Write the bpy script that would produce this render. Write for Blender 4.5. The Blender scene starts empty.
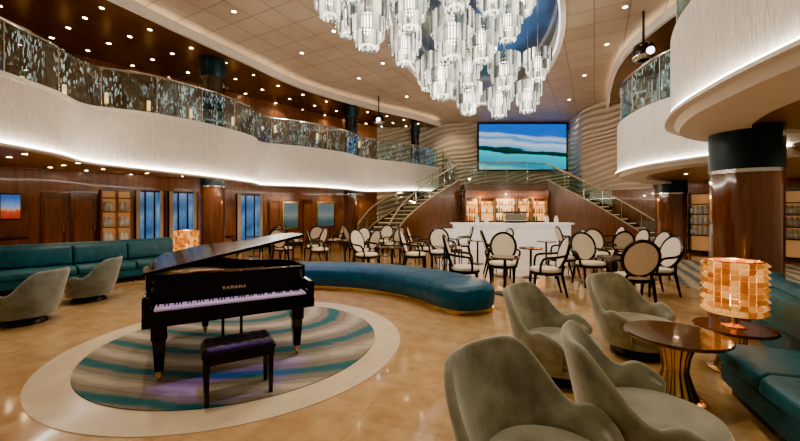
import bpy, math, random
from mathutils import Vector
random.seed(7)
F=355.6; CAMH=1.6; HOR=212.0
S=bpy.context.scene; COL=S.collection
try:
    S.view_settings.view_transform='AgX'; S.view_settings.look='AgX - Punchy'; S.view_settings.exposure=.82
except Exception as e: print(e)
# ---------------------------------------------------------------- materials
MATS={}
def nm(name):
    m=bpy.data.materials.new(name); m.use_nodes=True
    nt=m.node_tree; b=nt.nodes['Principled BSDF']; MATS[name]=m
    return m,nt,b
def N(nt,t,**k):
    n=nt.nodes.new(t)
    for a,v in k.items(): setattr(n,a,v)
    return n
def coords(nt,scale=(1,1,1),rot=(0,0,0),kind='Object'):
    tc=N(nt,'ShaderNodeTexCoord'); mp=N(nt,'ShaderNodeMapping')
    mp.inputs['Scale'].default_value=scale; mp.inputs['Rotation'].default_value=rot
    nt.links.new(tc.outputs[kind],mp.inputs['Vector']); return mp.outputs['Vector']
def ramp(nt,fac,stops,interp='LINEAR'):
    r=N(nt,'ShaderNodeValToRGB'); r.color_ramp.interpolation=interp
    e=r.color_ramp.elements
    while len(e)<len(stops): e.new(0.5)
    for i,(p,c) in enumerate(stops):
        e[i].position=p; e[i].color=(c[0],c[1],c[2],1)
    nt.links.new(fac,r.inputs['Fac']); return r.outputs['Color']
def sc(c,k): return tuple(min(1,x*k) for x in c)
def M(name,col,rough=.5,metal=0,var=.12,scale=6,stretch=(1,1,1),bump=0,bscale=None,es=0,ecol=None,coat=0,spec=.5,sheen=0,sheencol=None):
    m,nt,b=nm(name)
    v=coords(nt,stretch)
    n=N(nt,'ShaderNodeTexNoise'); n.inputs['Scale'].default_value=scale; n.inputs['Detail'].default_value=3
    nt.links.new(v,n.inputs['Vector'])
    c=ramp(nt,n.outputs['Fac'],[(.3,sc(col,1-var)),(.7,sc(col,1+var))])
    nt.links.new(c,b.inputs['Base Color'])
    b.inputs['Roughness'].default_value=rough; b.inputs['Metallic'].default_value=metal
    b.inputs['Specular IOR Level'].default_value=spec
    b.inputs['Coat Weight'].default_value=coat; b.inputs['Sheen Weight'].default_value=sheen
    if sheencol: b.inputs['Sheen Tint'].default_value=(*sheencol,1)
    if es:
        b.inputs['Emission Strength'].default_value=es
        b.inputs['Emission Color'].default_value=(*(ecol or col),1)
    if bump:
        n2=N(nt,'ShaderNodeTexNoise'); n2.inputs['Scale'].default_value=bscale or scale; n2.inputs['Detail'].default_value=2
        nt.links.new(v,n2.inputs['Vector'])
        bp=N(nt,'ShaderNodeBump'); bp.inputs['Strength'].default_value=bump; bp.inputs['Distance'].default_value=.03
        nt.links.new(n2.outputs['Fac'],bp.inputs['Height']); nt.links.new(bp.outputs['Normal'],b.inputs['Normal'])
    return m
def wood(name,c1,c2,rough=.3,scale=2,vert=True,coat=.3):
    m,nt,b=nm(name)
    v=coords(nt,(6,6,.6) if vert else (.8,.8,8))
    n=N(nt,'ShaderNodeTexNoise'); n.inputs['Scale'].default_value=scale; n.inputs['Detail'].default_value=6; n.inputs['Distortion'].default_value=.6
    nt.links.new(v,n.inputs['Vector'])
    nt.links.new(ramp(nt,n.outputs['Fac'],[(.3,c1),(.7,c2)]),b.inputs['Base Color'])
    b.inputs['Roughness'].default_value=rough; b.inputs['Coat Weight'].default_value=coat
    return m
def tiles(name,cols,mortar,size,rough=.15,rot=0,msize=.012,offset=0,w=1,h=1,var_scale=1.5,dark=(.68,.62,.55),coat=0,rvar=0):
    m,nt,b=nm(name)
    v=coords(nt,(1/size,1/size,1/size),(0,0,rot))
    br=N(nt,'ShaderNodeTexBrick'); br.offset=offset; br.squash=1
    br.inputs['Scale'].default_value=1; br.inputs['Mortar Size'].default_value=msize; br.inputs['Mortar Smooth'].default_value=.3
    br.inputs['Brick Width'].default_value=w; br.inputs['Row Height'].default_value=h; br.inputs['Bias'].default_value=0
    br.inputs['Color1'].default_value=(*cols[0],1); br.inputs['Color2'].default_value=(*cols[1],1); br.inputs['Mortar'].default_value=(*mortar,1)
    nt.links.new(v,br.inputs['Vector'])
    n=N(nt,'ShaderNodeTexNoise'); n.inputs['Scale'].default_value=var_scale; n.inputs['Detail'].default_value=8; n.inputs['Roughness'].default_value=.65
    nt.links.new(v,n.inputs['Vector'])
    mx=N(nt,'ShaderNodeMix',data_type='RGBA',blend_type='MULTIPLY'); mx.inputs[0].default_value=.9
    nt.links.new(br.outputs['Color'],mx.inputs[6])
    nt.links.new(ramp(nt,n.outputs['Fac'],[(.3,dark),(.7,(1,1,1))]),mx.inputs[7])
    nt.links.new(mx.outputs[2],b.inputs['Base Color']); b.inputs['Roughness'].default_value=rough
    if rvar:
        rr=ramp(nt,n.outputs['Fac'],[(.3,(rough-rvar,)*3),(.7,(rough+rvar,)*3)]); nt.links.new(rr,b.inputs['Roughness'])
    b.inputs['Coat Weight'].default_value=coat; b.inputs['Coat Roughness'].default_value=.06
    return m
def emit(name,col,s):
    m,nt,b=nm(name)
    n=N(nt,'ShaderNodeTexNoise'); n.inputs['Scale'].default_value=3
    nt.links.new(ramp(nt,n.outputs['Fac'],[(.2,sc(col,.93)),(.8,col)]),b.inputs['Emission Color'])
    b.inputs['Base Color'].default_value=(*col,1); b.inputs['Emission Strength'].default_value=s
    return m

floor_m=tiles('polished_marble_tile',[(.72,.50,.26),(.65,.44,.22)],(.52,.34,.17),.62,.10,.35,.005,var_scale=2.6,dark=(.60,.51,.40),rvar=.04,coat=.45)
ceil_m=tiles('ceiling_panel',[(.49,.38,.27),(.44,.34,.24)],(.14,.095,.065),.8,.42,.5,.016,var_scale=.4)
ceilb_m=M('bronze_ceiling',(.17,.092,.046),.25,.2,scale=1)
soffit_m=M('soffit_paint',(.30,.18,.095),.32,scale=1)
white_m=M('smooth_white_paint',(.84,.79,.71),.45,var=.03)
led_m=emit('led_strip_warm_white',(1,.91,.78),30)
added_uplight_m=emit('added_ceiling_uplight',(1,.78,.5),7)  # added glow material that lifts the dark ceiling edges
rim_m=emit('oval_rim_light',(.9,.95,1),2.5)
ledw_m=emit('led_strip_amber',(1,.62,.25),5)
stepl_m=emit('step_edge_light',(1,.72,.42),.6)
down_m=emit('downlight_glow',(1,.80,.52),40)
chrome_m=M('polished_chrome',(.75,.72,.68),.12,1,var=.03)
brass_m=M('brushed_brass',(.72,.45,.17),.25,1,var=.1)
gilt_m=M('gilt_lettering_painted_glow',(.85,.62,.25),.4,.6,var=.05,es=.1,ecol=(.9,.6,.2))  # gilt colour plus a faint glow painted into the letters
black_m=M('piano_black_lacquer',(.002,.002,.003),.05,var=.1,spec=.35)
dark_m=M('dark_metal',(.03,.028,.026),.35,.6)
leather_m=M('black_leather',(.004,.004,.005),.3,bump=.15,bscale=60,spec=.3)
velvet_m=M('silvery_grey_green_velvet',(.215,.225,.17),.42,scale=5,var=.5,bump=.12,bscale=22,sheen=1,sheencol=(.9,.97,.88))
velvetl_m=M('slate_velvet',(.12,.155,.15),.48,scale=6,var=.4,sheen=.7,bump=.1,bscale=22)
teal_m=M('teal_fabric',(.0,.09,.14),.48,scale=8,var=.3,bump=.1,bscale=40,sheen=.1,sheencol=(.3,.8,1))
blue_m=M('petrol_blue_leather',(.0,.075,.165),.4,scale=5,var=.25,spec=.35)
seam_m=M('dark_blue_piping',(.0,.015,.04),.5)
cream_m=M('cream_upholstery',(.88,.78,.62),.6,var=.05,scale=20)
ebony_m=M('ebonised_wood',(.006,.004,.003),.25,spec=.4)
ivory_m=M('ivory_key',(.9,.88,.88),.2,var=.02)
walnut_m=wood('walnut_panelling',(.14,.045,.014),(.28,.10,.034))
stringer_m=wood('dark_walnut_stringer',(.06,.024,.011),(.14,.058,.025))
mahog_m=wood('glossy_mahogany_veneer',(.095,.028,.01),(.19,.064,.024),rough=.1,coat=1)
tabletop_m=wood('dark_walnut_top',(.045,.018,.01),(.10,.045,.022),rough=.12,vert=False,coat=.6)
capt_m=M('deep_teal_lacquer',(.003,.03,.045),.35,0,var=.1,spec=.4)
upcol_m=M('near_black_lacquer',(.012,.009,.008),.15,var=.2,coat=.5)
stair_m=M('pale_stone_step',(.50,.40,.29),.4,var=.08)
stepd_m=M('brown_carpeted_step',(.20,.14,.09),.8,var=.2,scale=12)
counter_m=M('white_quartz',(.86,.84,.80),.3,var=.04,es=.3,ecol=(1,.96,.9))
ring_m=M('cream_marble',(.78,.67,.51),.14,var=.08,scale=4)
glow_m=emit('backlit_amber_panel',(1,.42,.10),1.5)

def relief(name,col,sx,sz,strength,dist=.06,det=1):
    m,nt,b=nm(name)
    v=coords(nt,(sx,sx,sz))
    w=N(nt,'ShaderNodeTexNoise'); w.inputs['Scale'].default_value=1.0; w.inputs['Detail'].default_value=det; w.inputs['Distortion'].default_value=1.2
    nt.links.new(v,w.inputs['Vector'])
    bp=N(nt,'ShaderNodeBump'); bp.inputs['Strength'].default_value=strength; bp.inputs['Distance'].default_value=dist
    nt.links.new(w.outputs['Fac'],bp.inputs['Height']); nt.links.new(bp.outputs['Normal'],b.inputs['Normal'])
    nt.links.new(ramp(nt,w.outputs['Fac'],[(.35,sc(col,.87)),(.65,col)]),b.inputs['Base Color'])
    b.inputs['Roughness'].default_value=.4
    return m
fascia_m=relief('rippled_white_plaster',(.94,.87,.77),24,3.2,.75,.035)
def wavewall():
    m,nt,b=nm('wave_relief_wall')
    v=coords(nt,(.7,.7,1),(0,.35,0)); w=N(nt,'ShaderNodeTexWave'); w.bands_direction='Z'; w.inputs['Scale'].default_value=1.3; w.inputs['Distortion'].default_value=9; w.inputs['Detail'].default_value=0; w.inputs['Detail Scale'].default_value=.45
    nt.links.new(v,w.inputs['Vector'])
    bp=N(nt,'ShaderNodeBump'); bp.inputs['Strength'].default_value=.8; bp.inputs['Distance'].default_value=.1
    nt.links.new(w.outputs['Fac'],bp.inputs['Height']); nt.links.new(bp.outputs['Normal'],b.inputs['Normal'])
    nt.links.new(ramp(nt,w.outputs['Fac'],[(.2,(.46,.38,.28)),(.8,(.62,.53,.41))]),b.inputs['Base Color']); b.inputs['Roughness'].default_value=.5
    return m
wave_m=wavewall()

def glassmat(name,tint,etch,amount,scale,emi=0,lo=.70,hi=.76,refl=.35):
    m,nt,b=nm(name); out=nt.nodes['Material Output']; nt.nodes.remove(b)
    tr=N(nt,'ShaderNodeBsdfTransparent'); tr.inputs[0].default_value=(*tint,1)
    gl=N(nt,'ShaderNodeBsdfGlossy'); gl.inputs['Roughness'].default_value=.02; gl.inputs[0].default_value=(.8,.97,.97,1)
    df=N(nt,'ShaderNodeBsdfPrincipled'); df.inputs['Base Color'].default_value=(*etch,1); df.inputs['Roughness'].default_value=.2
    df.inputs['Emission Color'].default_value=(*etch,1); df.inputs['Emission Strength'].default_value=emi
    lw=N(nt,'ShaderNodeLayerWeight'); lw.inputs[0].default_value=.5
    fr=ramp(nt,lw.outputs['Facing'],[(.0,(.04,)*3),(.55,(refl*.35,)*3),(1,(refl,)*3)])
    m1=N(nt,'ShaderNodeMixShader'); nt.links.new(fr,m1.inputs[0]); nt.links.new(tr.outputs[0],m1.inputs[1]); nt.links.new(gl.outputs[0],m1.inputs[2])
    v=coords(nt,(scale,scale,scale*.25))
    vo=N(nt,'ShaderNodeTexVoronoi'); vo.inputs['Scale'].default_value=1; nt.links.new(v,vo.inputs['Vector'])
    v2=coords(nt,(2.6,2.6,1.2))
    no=N(nt,'ShaderNodeTexNoise'); no.inputs['Scale'].default_value=1.5; no.inputs['Detail'].default_value=3; nt.links.new(v2,no.inputs['Vector'])
    mu=N(nt,'ShaderNodeMath',operation='MULTIPLY')
    f1=ramp(nt,vo.outputs['Color'],[(lo,(0,0,0)),(hi,(1,1,1))]); f2=ramp(nt,no.outputs['Fac'],[(.42,(.08*amount,)*3),(.58,(amount,)*3)])
    nt.links.new(f1,mu.inputs[0]); nt.links.new(f2,mu.inputs[1])
    m2=N(nt,'ShaderNodeMixShader'); nt.links.new(mu.outputs[0],m2.inputs[0]); nt.links.new(m1.outputs[0],m2.inputs[1]); nt.links.new(df.outputs[0],m2.inputs[2])
    nt.links.new(m2.outputs[0],out.inputs['Surface'])
    return m
etched_m=glassmat('etched_glass_painted_sparkle',(.55,.76,.76),(.55,.80,.82),.7,46,.30,.66,.73,.5)  # etching is real pattern; the glow of its flecks is painted sparkle
clear_m=glassmat('clear_green_glass',(.74,.84,.78),(.3,.42,.36),.03,6,refl=.25)

def crystal(name,stops,s,tr=0):
    m,nt,b=nm(name)
    gi=N(nt,'ShaderNodeNewGeometry'); v=coords(nt,(9,9,3)); n=N(nt,'ShaderNodeTexNoise'); n.inputs['Scale'].default_value=1; nt.links.new(v,n.inputs['Vector'])
    a=N(nt,'ShaderNodeMath',operation='MULTIPLY_ADD'); nt.links.new(n.outputs['Fac'],a.inputs[0]); a.inputs[1].default_value=.5; nt.links.new(gi.outputs['Random Per Island'],a.inputs[2])
    c=ramp(nt,a.outputs[0],stops)
    nt.links.new(c,b.inputs['Emission Color']); b.inputs['Emission Strength'].default_value=s
    nt.links.new(c,b.inputs['Base Color']); b.inputs['Roughness'].default_value=.04; b.inputs['Alpha'].default_value=1-tr
    return m
cryst_m=crystal('lit_crystal_prism',[(.30,(.03,.035,.03)),(.55,(.13,.15,.14)),(.8,(.5,.52,.47)),(1,(1,.95,.84))],1.0,.22)
amber_m=crystal('lit_amber_glass',[(.2,(.30,.075,.006)),(.6,(.55,.18,.016)),(.9,(.8,.34,.05)),(1,(.95,.5,.12))],.65)

def pic(name,scale,tilt,amt,stops,s):
    m,nt,b=nm(name)
    tc=N(nt,'ShaderNodeTexCoord'); sp=N(nt,'ShaderNodeSeparateXYZ'); nt.links.new(tc.outputs['Generated'],sp.inputs[0])
    mp=N(nt,'ShaderNodeMapping'); mp.inputs['Scale'].default_value=scale; nt.links.new(tc.outputs['Generated'],mp.inputs[0])
    n=N(nt,'ShaderNodeTexNoise'); n.inputs['Scale'].default_value=.8; n.inputs['Detail'].default_value=4; nt.links.new(mp.outputs[0],n.inputs['Vector'])
    a=N(nt,'ShaderNodeMath',operation='MULTIPLY_ADD'); nt.links.new(sp.outputs['X'],a.inputs[0]); a.inputs[1].default_value=tilt; nt.links.new(sp.outputs['Z'],a.inputs[2])
    c=N(nt,'ShaderNodeMath',operation='MULTIPLY_ADD'); nt.links.new(n.outputs['Fac'],c.inputs[0]); c.inputs[1].default_value=amt; nt.links.new(a.outputs[0],c.inputs[2])
    nt.links.new(ramp(nt,c.outputs[0],stops),b.inputs['Emission Color']); b.inputs['Emission Strength'].default_value=s
    b.inputs['Base Color'].default_value=(0,0,0,1); b.inputs['Roughness'].default_value=.3; b.inputs['Specular IOR Level'].default_value=.1
    return m
screen_m=pic('beach_scene_screen',(2.5,1,8),.16,.24,[(0,(.85,.7,.4)),(.19,(.25,.9,.9)),(.27,(.0,.42,.66)),(.40,(.0,.55,.76)),(.53,(.0,.8,.9)),(.555,(.0,.02,.02)),(.65,(.0,.07,.05)),(.665,(.15,.55,1)),(.77,(.8,.95,1)),(.84,(.03,.35,1)),(.91,(.6,.82,1)),(.97,(.0,.16,.85))],.85)
tv_m=pic('sunset_display',(6,1,2),0,.3,[(.1,(.45,.03,.02)),(.45,(.75,.08,.03)),(.55,(.9,.45,.2)),(.65,(.3,.45,.8)),(1.0,(.05,.15,.55))],.7)
def cool_win():
    m,nt,b=nm('evening_window_pane')
    v=coords(nt,(1,1,.6)); n=N(nt,'ShaderNodeTexNoise'); n.inputs['Scale'].default_value=2.5; nt.links.new(v,n.inputs['Vector'])
    c=ramp(nt,n.outputs['Fac'],[(.3,(.02,.07,.22)),(.55,(.09,.28,.62)),(.75,(.45,.62,.8))])
    nt.links.new(c,b.inputs['Emission Color']); b.inputs['Emission Strength'].default_value=.6
    b.inputs['Base Color'].default_value=(.02,.03,.05,1); b.inputs['Roughness'].default_value=.1
    return m
win_m=cool_win()
def blue_recess():
    m,nt,b=nm('mirrored_recess_painted_glow')
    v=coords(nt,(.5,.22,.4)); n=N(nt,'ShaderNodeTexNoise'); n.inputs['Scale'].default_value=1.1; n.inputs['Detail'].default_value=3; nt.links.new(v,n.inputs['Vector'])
    c=ramp(nt,n.outputs['Fac'],[(.40,(.02,.018,.015)),(.54,(.005,.05,.16)),(.70,(.05,.30,.75))])  # blue recess light painted in as glowing patches over the dark mirror
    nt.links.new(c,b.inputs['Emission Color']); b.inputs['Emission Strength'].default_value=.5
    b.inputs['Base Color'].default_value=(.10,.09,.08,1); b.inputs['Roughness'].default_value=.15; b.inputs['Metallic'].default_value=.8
    return m
recess_m=blue_recess()
def rug():
    m,nt,b=nm('brushstroke_carpet')
    v=coords(nt,(1,1,1),(0,0,.5))
    w=N(nt,'ShaderNodeTexWave'); w.wave_type='RINGS'; w.rings_direction='Z'; w.inputs['Scale'].default_value=.50; w.inputs['Distortion'].default_value=3.0; w.inputs['Detail'].default_value=1; w.inputs['Detail Scale'].default_value=.6
    mp=N(nt,'ShaderNodeMapping'); mp.inputs['Location'].default_value=(1.6,-1.2,0); mp.inputs['Scale'].default_value=(.8,1.4,1); nt.links.new(v,mp.inputs[0]); nt.links.new(mp.outputs[0],w.inputs['Vector'])
    n=N(nt,'ShaderNodeTexNoise'); n.inputs['Scale'].default_value=6; n.inputs['Detail'].default_value=6
    v3=coords(nt,(.35,1.8,1),(0,0,-.6)); nt.links.new(v3,n.inputs['Vector'])
    a=N(nt,'ShaderNodeMath',operation='MULTIPLY_ADD'); nt.links.new(n.outputs['Fac'],a.inputs[0]); a.inputs[1].default_value=.45; nt.links.new(w.outputs['Fac'],a.inputs[2])
    sb=N(nt,'ShaderNodeMath',operation='MULTIPLY'); nt.links.new(a.outputs[0],sb.inputs[0]); sb.inputs[1].default_value=.72
    c=ramp(nt,sb.outputs[0],[(.15,(.01,.11,.15)),(.24,(.03,.14,.17)),(.27,(.18,.165,.14)),(.45,(.23,.21,.175)),(.60,(.19,.17,.145)),(.64,(.30,.27,.225)),(.80,(.33,.30,.25)),(.86,(.46,.42,.36))])
    nt.links.new(c,b.inputs['Base Color']); b.inputs['Roughness'].default_value=.95
    n2=N(nt,'ShaderNodeTexNoise'); n2.inputs['Scale'].default_value=150; bp=N(nt,'ShaderNodeBump'); bp.inputs['Strength'].default_value=.4; bp.inputs['Distance'].default_value=.01
    nt.links.new(n2.outputs['Fac'],bp.inputs['Height']); nt.links.new(bp.outputs['Normal'],b.inputs['Normal'])
    return m
rug_m=rug()
def stripe():
    m,nt,b=nm('striped_carpet')
    v=coords(nt,(1,1,1),(0,0,.5)); w=N(nt,'ShaderNodeTexWave'); w.inputs['Scale'].default_value=.9; w.inputs['Distortion'].default_value=2.5; w.inputs['Detail'].default_value=2
    nt.links.new(v,w.inputs['Vector'])
    nt.links.new(ramp(nt,w.outputs['Fac'],[(.2,(.10,.12,.11)),(.5,(.30,.27,.20)),(.8,(.42,.36,.27))]),b.inputs['Base Color'])
    b.inputs['Roughness'].default_value=.95; return m
stripe_m=stripe()

# ---------------------------------------------------------------- geometry
def perp(pts,i,closed=False):
    n=len(pts)
    a=pts[(i-1)%n] if (i>0 or closed) else pts[i]; b=pts[(i+1)%n] if (i<n-1 or closed) else pts[i]
    dx,dy=b[0]-a[0],b[1]-a[1]; l=math.hypot(dx,dy) or 1
    return (-dy/l,dx/l)
class Geo:
    def __init__(s): s.v=[];s.f=[];s.m=[];s.cm=0
    def add(s,vs,fs):
        n=len(s.v); s.v+=[tuple(p) for p in vs]; s.f+=[tuple(i+n for i in f) for f in fs]; s.m+=[s.cm]*len(fs); return s
    def box(s,c,d,rz=0,rx=0,ry=0):
        from mathutils import Euler
        R=Euler((rx,ry,rz)).to_matrix(); x,y,z=[k/2 for k in d]
        vs=[R@Vector((a*x,b*y,e*z))+Vector(c) for a in(-1,1) for b in(-1,1) for e in(-1,1)]
        return s.add(vs,[(0,1,3,2),(4,6,7,5),(0,4,5,1),(2,3,7,6),(0,2,6,4),(1,5,7,3)])
    def cyl(s,p0,p1,r0,r1=None,n=12):
        r1=r0 if r1 is None else r1
        p0,p1=Vector(p0),Vector(p1); d=(p1-p0).normalized()
        a=d.orthogonal().normalized(); b=d.cross(a); vs=[];fs=[]
        for p,r in((p0,r0),(p1,r1)):
            for k in range(n):
                t=2*math.pi*k/n; vs.append(p+a*math.cos(t)*r+b*math.sin(t)*r)
        for k in range(n): fs.append((k,(k+1)%n,n+(k+1)%n,n+k))
        fs.append(tuple(reversed(range(n)))); fs.append(tuple(range(n,2*n)))
        return s.add(vs,fs)
    def lathe(s,prof,c=(0,0,0),n=28,sx=1,sy=1,flute=0,nf=12):
        vs=[];fs=[]
        for r,z in prof:
            for k in range(n):
                t=2*math.pi*k/n; rr=r*(1+flute*math.cos(nf*t)); vs.append((c[0]+rr*math.cos(t)*sx,c[1]+rr*math.sin(t)*sy,c[2]+z))
        m=len(prof)
        for j in range(m-1):
            for k in range(n):
                a=j*n+k;b=j*n+(k+1)%n; fs.append((a,b,b+n,a+n))
        if prof[0][0]>1e-4: fs.append(tuple(reversed(range(n))))
        if prof[-1][0]>1e-4: fs.append(tuple(range((m-1)*n,m*n)))
        return s.add(vs,fs)
    def tube(s,pts,r,n=8,closed=False):
        pts=[Vector(p) for p in pts]; m=len(pts); vs=[];fs=[]; up=None
        for i,p in enumerate(pts):
            a=pts[i-1] if (i>0 or closed) else p; b=pts[(i+1)%m] if (i<m-1 or closed) else p
            d=(b-a).normalized()
            if up is None: up=d.orthogonal().normalized()
            up=(up-d*up.dot(d)).normalized(); w=d.cross(up)
            rr=r[i] if isinstance(r,(list,tuple)) else r
            for k in range(n):
                t=2*math.pi*k/n; vs.append(p+up*math.cos(t)*rr+w*math.sin(t)*rr)
        for i in range(m if closed else m-1):
            for k in range(n):
                j=(i+1)%m; fs.append((i*n+k,i*n+(k+1)%n,j*n+(k+1)%n,j*n+k))
        if not closed: fs.append(tuple(reversed(range(n)))); fs.append(tuple(range((m-1)*n,m*n)))
        return s.add(vs,fs)
    def prism(s,poly,z0,z1):
        n=len(poly); vs=[(x,y,z0) for x,y in poly]+[(x,y,z1) for x,y in poly]
        fs=[tuple(reversed(range(n))),tuple(range(n,2*n))]+[(i,(i+1)%n,n+(i+1)%n,n+i) for i in range(n)]
        return s.add(vs,fs)
    def sheet(s,pts,z0,z1):
        vs=[]
        for p in pts:
            z=p[2] if len(p)>2 else 0; vs+=[(p[0],p[1],z+z0),(p[0],p[1],z+z1)]
        return s.add(vs,[(2*i,2*i+2,2*i+3,2*i+1) for i in range(len(pts)-1)])
    def sweep(s,pts,prof,closed=False):
        m=len(pts); vs=[];fs=[];q=None
        for i,p in enumerate(pts):
            nx,ny=perp(pts,i,closed); z=p[2] if len(p)>2 else 0
            pr=prof(i) if callable(prof) else prof; q=len(pr)
            for o,h in pr: vs.append((p[0]+nx*o,p[1]+ny*o,z+h))
        for i in range(m if closed else m-1):
            j=(i+1)%m
            for k in range(q): fs.append((i*q+k,i*q+(k+1)%q,j*q+(k+1)%q,j*q+k))
        if not closed: fs.append(tuple(reversed(range(q)))); fs.append(tuple(range((m-1)*q,m*q)))
        return s.add(vs,fs)
    def obj(s,name,mat,parent=None,bevel=0,sharp=40,loc=None,rz=0,label=None,kind=None,smooth=True,seg=2,**kw):
        me=bpy.data.meshes.new(name); me.from_pydata(s.v,[],s.f); me.validate()
        mats=mat if isinstance(mat,(list,tuple)) else [mat]
        for q in mats: me.materials.append(q)
        if len(mats)>1 and len(me.polygons)==len(s.m): me.polygons.foreach_set('material_index',s.m)
        import bmesh
        bm=bmesh.new(); bm.from_mesh(me); bmesh.ops.recalc_face_normals(bm,faces=bm.faces); bm.to_mesh(me); bm.free()
        if smooth:
            me.polygons.foreach_set('use_smooth',[True]*len(me.polygons)); me.set_sharp_from_angle(angle=math.radians(sharp))
        o=bpy.data.objects.new(name,me); COL.objects.link(o)
        if parent: o.parent=parent
        if loc: o.location=loc
        o.rotation_euler[2]=rz
        if bevel:
            b=o.modifiers.new('b','BEVEL'); b.width=bevel; b.segments=seg; b.limit_method='ANGLE'; b.angle_limit=math.radians(35)
        if label: o['label']=label
        if kind: o['kind']=kind
        for k,v in kw.items(): o[k]=v
        return o
def thing(name,label,cat,loc=(0,0,0),rz=0,group=None):
    e=bpy.data.objects.new(name,None); e.empty_display_size=.1; COL.objects.link(e)
    e.location=loc if len(loc)==3 else (loc[0],loc[1],0); e.rotation_euler[2]=rz
    e['label']=label; e['category']=cat
    if group: e['group']=group
    return e
def dup(t,loc,rz=0,scale=None,label=None):
    def cp(o,par):
        c=o.copy(); COL.objects.link(c)
        if par is not None: c.parent=par
        for ch in list(o.children): cp(ch,c)
        return c
    c=cp(t,None); c.location=loc if len(loc)==3 else (loc[0],loc[1],0); c.rotation_euler[2]=rz
    if scale: c.scale=scale
    if label: c['label']=label
    return c
def face(dx,dy): return math.atan2(dx,-dy)
def cr(pts,n=8):
    out=[]; m=len(pts)
    for i in range(m-1):
        p0=pts[max(i-1,0)];p1=pts[i];p2=pts[i+1];p3=pts[min(i+2,m-1)]
        for k in range(n):
            t=k/n; out.append(tuple(.5*((2*b)+(-a+c)*t+(2*a-5*b+4*c-d)*t*t+(-a+3*b-3*c+d)*t**3) for a,b,c,d in zip(p0,p1,p2,p3)))
    out.append(tuple(pts[-1])); return out
def resample(pts,step):
    L=[0]
    for a,b in zip(pts,pts[1:]): L.append(L[-1]+math.dist(a,b))
    n=max(1,round(L[-1]/step)); out=[]
    j=0
    for k in range(n+1):
        d=L[-1]*k/n
        while j<len(L)-2 and L[j+1]<d: j+=1
        t=(d-L[j])/max(1e-6,L[j+1]-L[j]); out.append(tuple(a+(b-a)*t for a,b in zip(pts[j],pts[j+1])))
    return out

# ---------------------------------------------------------------- room shell
g=Geo(); g.box((0,9.5,-.1),(40,27,.2)); g.obj('floor',floor_m,kind='structure',smooth=False)
CX,CY=-1.93,4.45
LF=cr([(-8.6,.5,2.85,4.05),(-8.0,3,2.85,4.05),(-7.2,5.4,2.82,4.05),(-7.1,7.2,2.80,4.05),(-7.3,8.3,2.76,4.05),(-6.3,9.0,2.66,4.05),(-5.4,10.2,2.6,4.05),(-4.9,11.7,2.57,4.05),(-4.95,12.8,2.57,4.05),(-3.75,13.6,2.58,4.05),(-2.4,14.9,2.57,4.05),(-1.5,16.6,2.56,4.05),(.6,18.3,2.70,4.05),(2.2,20.1,2.75,4.05)],6)
LF2=[(p[0],p[1]) for p in LF]
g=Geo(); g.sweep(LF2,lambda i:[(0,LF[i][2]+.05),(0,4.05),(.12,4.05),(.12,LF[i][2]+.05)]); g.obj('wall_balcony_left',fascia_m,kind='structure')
g=Geo(); g.sweep(LF2,lambda i:[(-.065,LF[i][2]+.012),(-.065,LF[i][2]+.055),(-.005,LF[i][2]+.055),(-.005,LF[i][2]+.012)]); g.obj('trim_1',led_m,kind='structure')
g=Geo(); g.sweep(LF2,lambda i:[(-.075,LF[i][2]-.03),(-.075,LF[i][2]+.015),(.14,LF[i][2]+.015),(.14,LF[i][2]-.03)]); g.obj('trim_10',white_m,kind='structure')
g=Geo(); g.sweep(LF2,[(-.03,4.02),(-.03,4.11),(.16,4.11),(.16,4.02)]); g.obj('trim_2',white_m,kind='structure')
def inset(p,o): return [(p[i][0]+perp(p,i)[0]*o,p[i][1]+perp(p,i)[1]*o) for i in range(len(p))]
g=Geo(); g.prism(inset(LF2,.13)+[(2.2,21.5),(-17,21.5),(-17,.5)],2.87,3.95); g.obj('ceiling',soffit_m,kind='structure',smooth=False)
RL=cr([(2.95,.2),(2.93,1.2),(2.95,2.0),(3.0,2.66),(3.15,3.5),(3.5,4.5),(4.2,5.45),(5.2,5.95),(6.5,6.0)],8)
RM=cr([(6.5,5.9),(6.0,6.7),(5.8,7.3),(5.68,8.3),(6.0,9.7),(6.8,11),(8.3,12.3),(10,13.6)],8)
for nme,P,zb,zt in(('wall_balcony_near_right',RL,2.86,4.0),('wall_balcony_far_right',RM,2.68,4.05)):
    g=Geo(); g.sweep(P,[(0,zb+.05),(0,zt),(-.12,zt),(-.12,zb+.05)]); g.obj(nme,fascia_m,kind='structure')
    g=Geo(); g.sweep(P,[(.05,zb+.01),(.05,zb+.035),(.005,zb+.035),(.005,zb+.01)]); g.obj('trim_3',led_m,kind='structure')
    g=Geo(); g.sweep(P,[(.065,zb-.03),(.065,zb+.012),(-.1,zb+.012),(-.1,zb-.03)]); g.obj('trim_11',white_m,kind='structure')
g=Geo(); g.sweep(inset(RL,-.1),[(0,2.74),(.06,2.83),(-.75,2.83),(-.75,2.74)]); g.obj('trim_4',white_m,kind='structure')
g=Geo(); g.prism(inset(RL,-.13)+[(8,6),(8,.2)],2.80,3.95); g.obj('ceiling',soffit_m,kind='structure',smooth=False)
g=Geo(); g.sweep(inset(RM,-.1),[(0,2.58),(.06,2.65),(-.6,2.65),(-.6,2.58)]); g.obj('trim_5',white_m,kind='structure')
g=Geo(); g.prism(inset(RM,-.13)+[(18,13.6),(18,3),(8.1,3),(8.1,5.9)],2.70,3.95); g.obj('ceiling',soffit_m,kind='structure',smooth=False)
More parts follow.
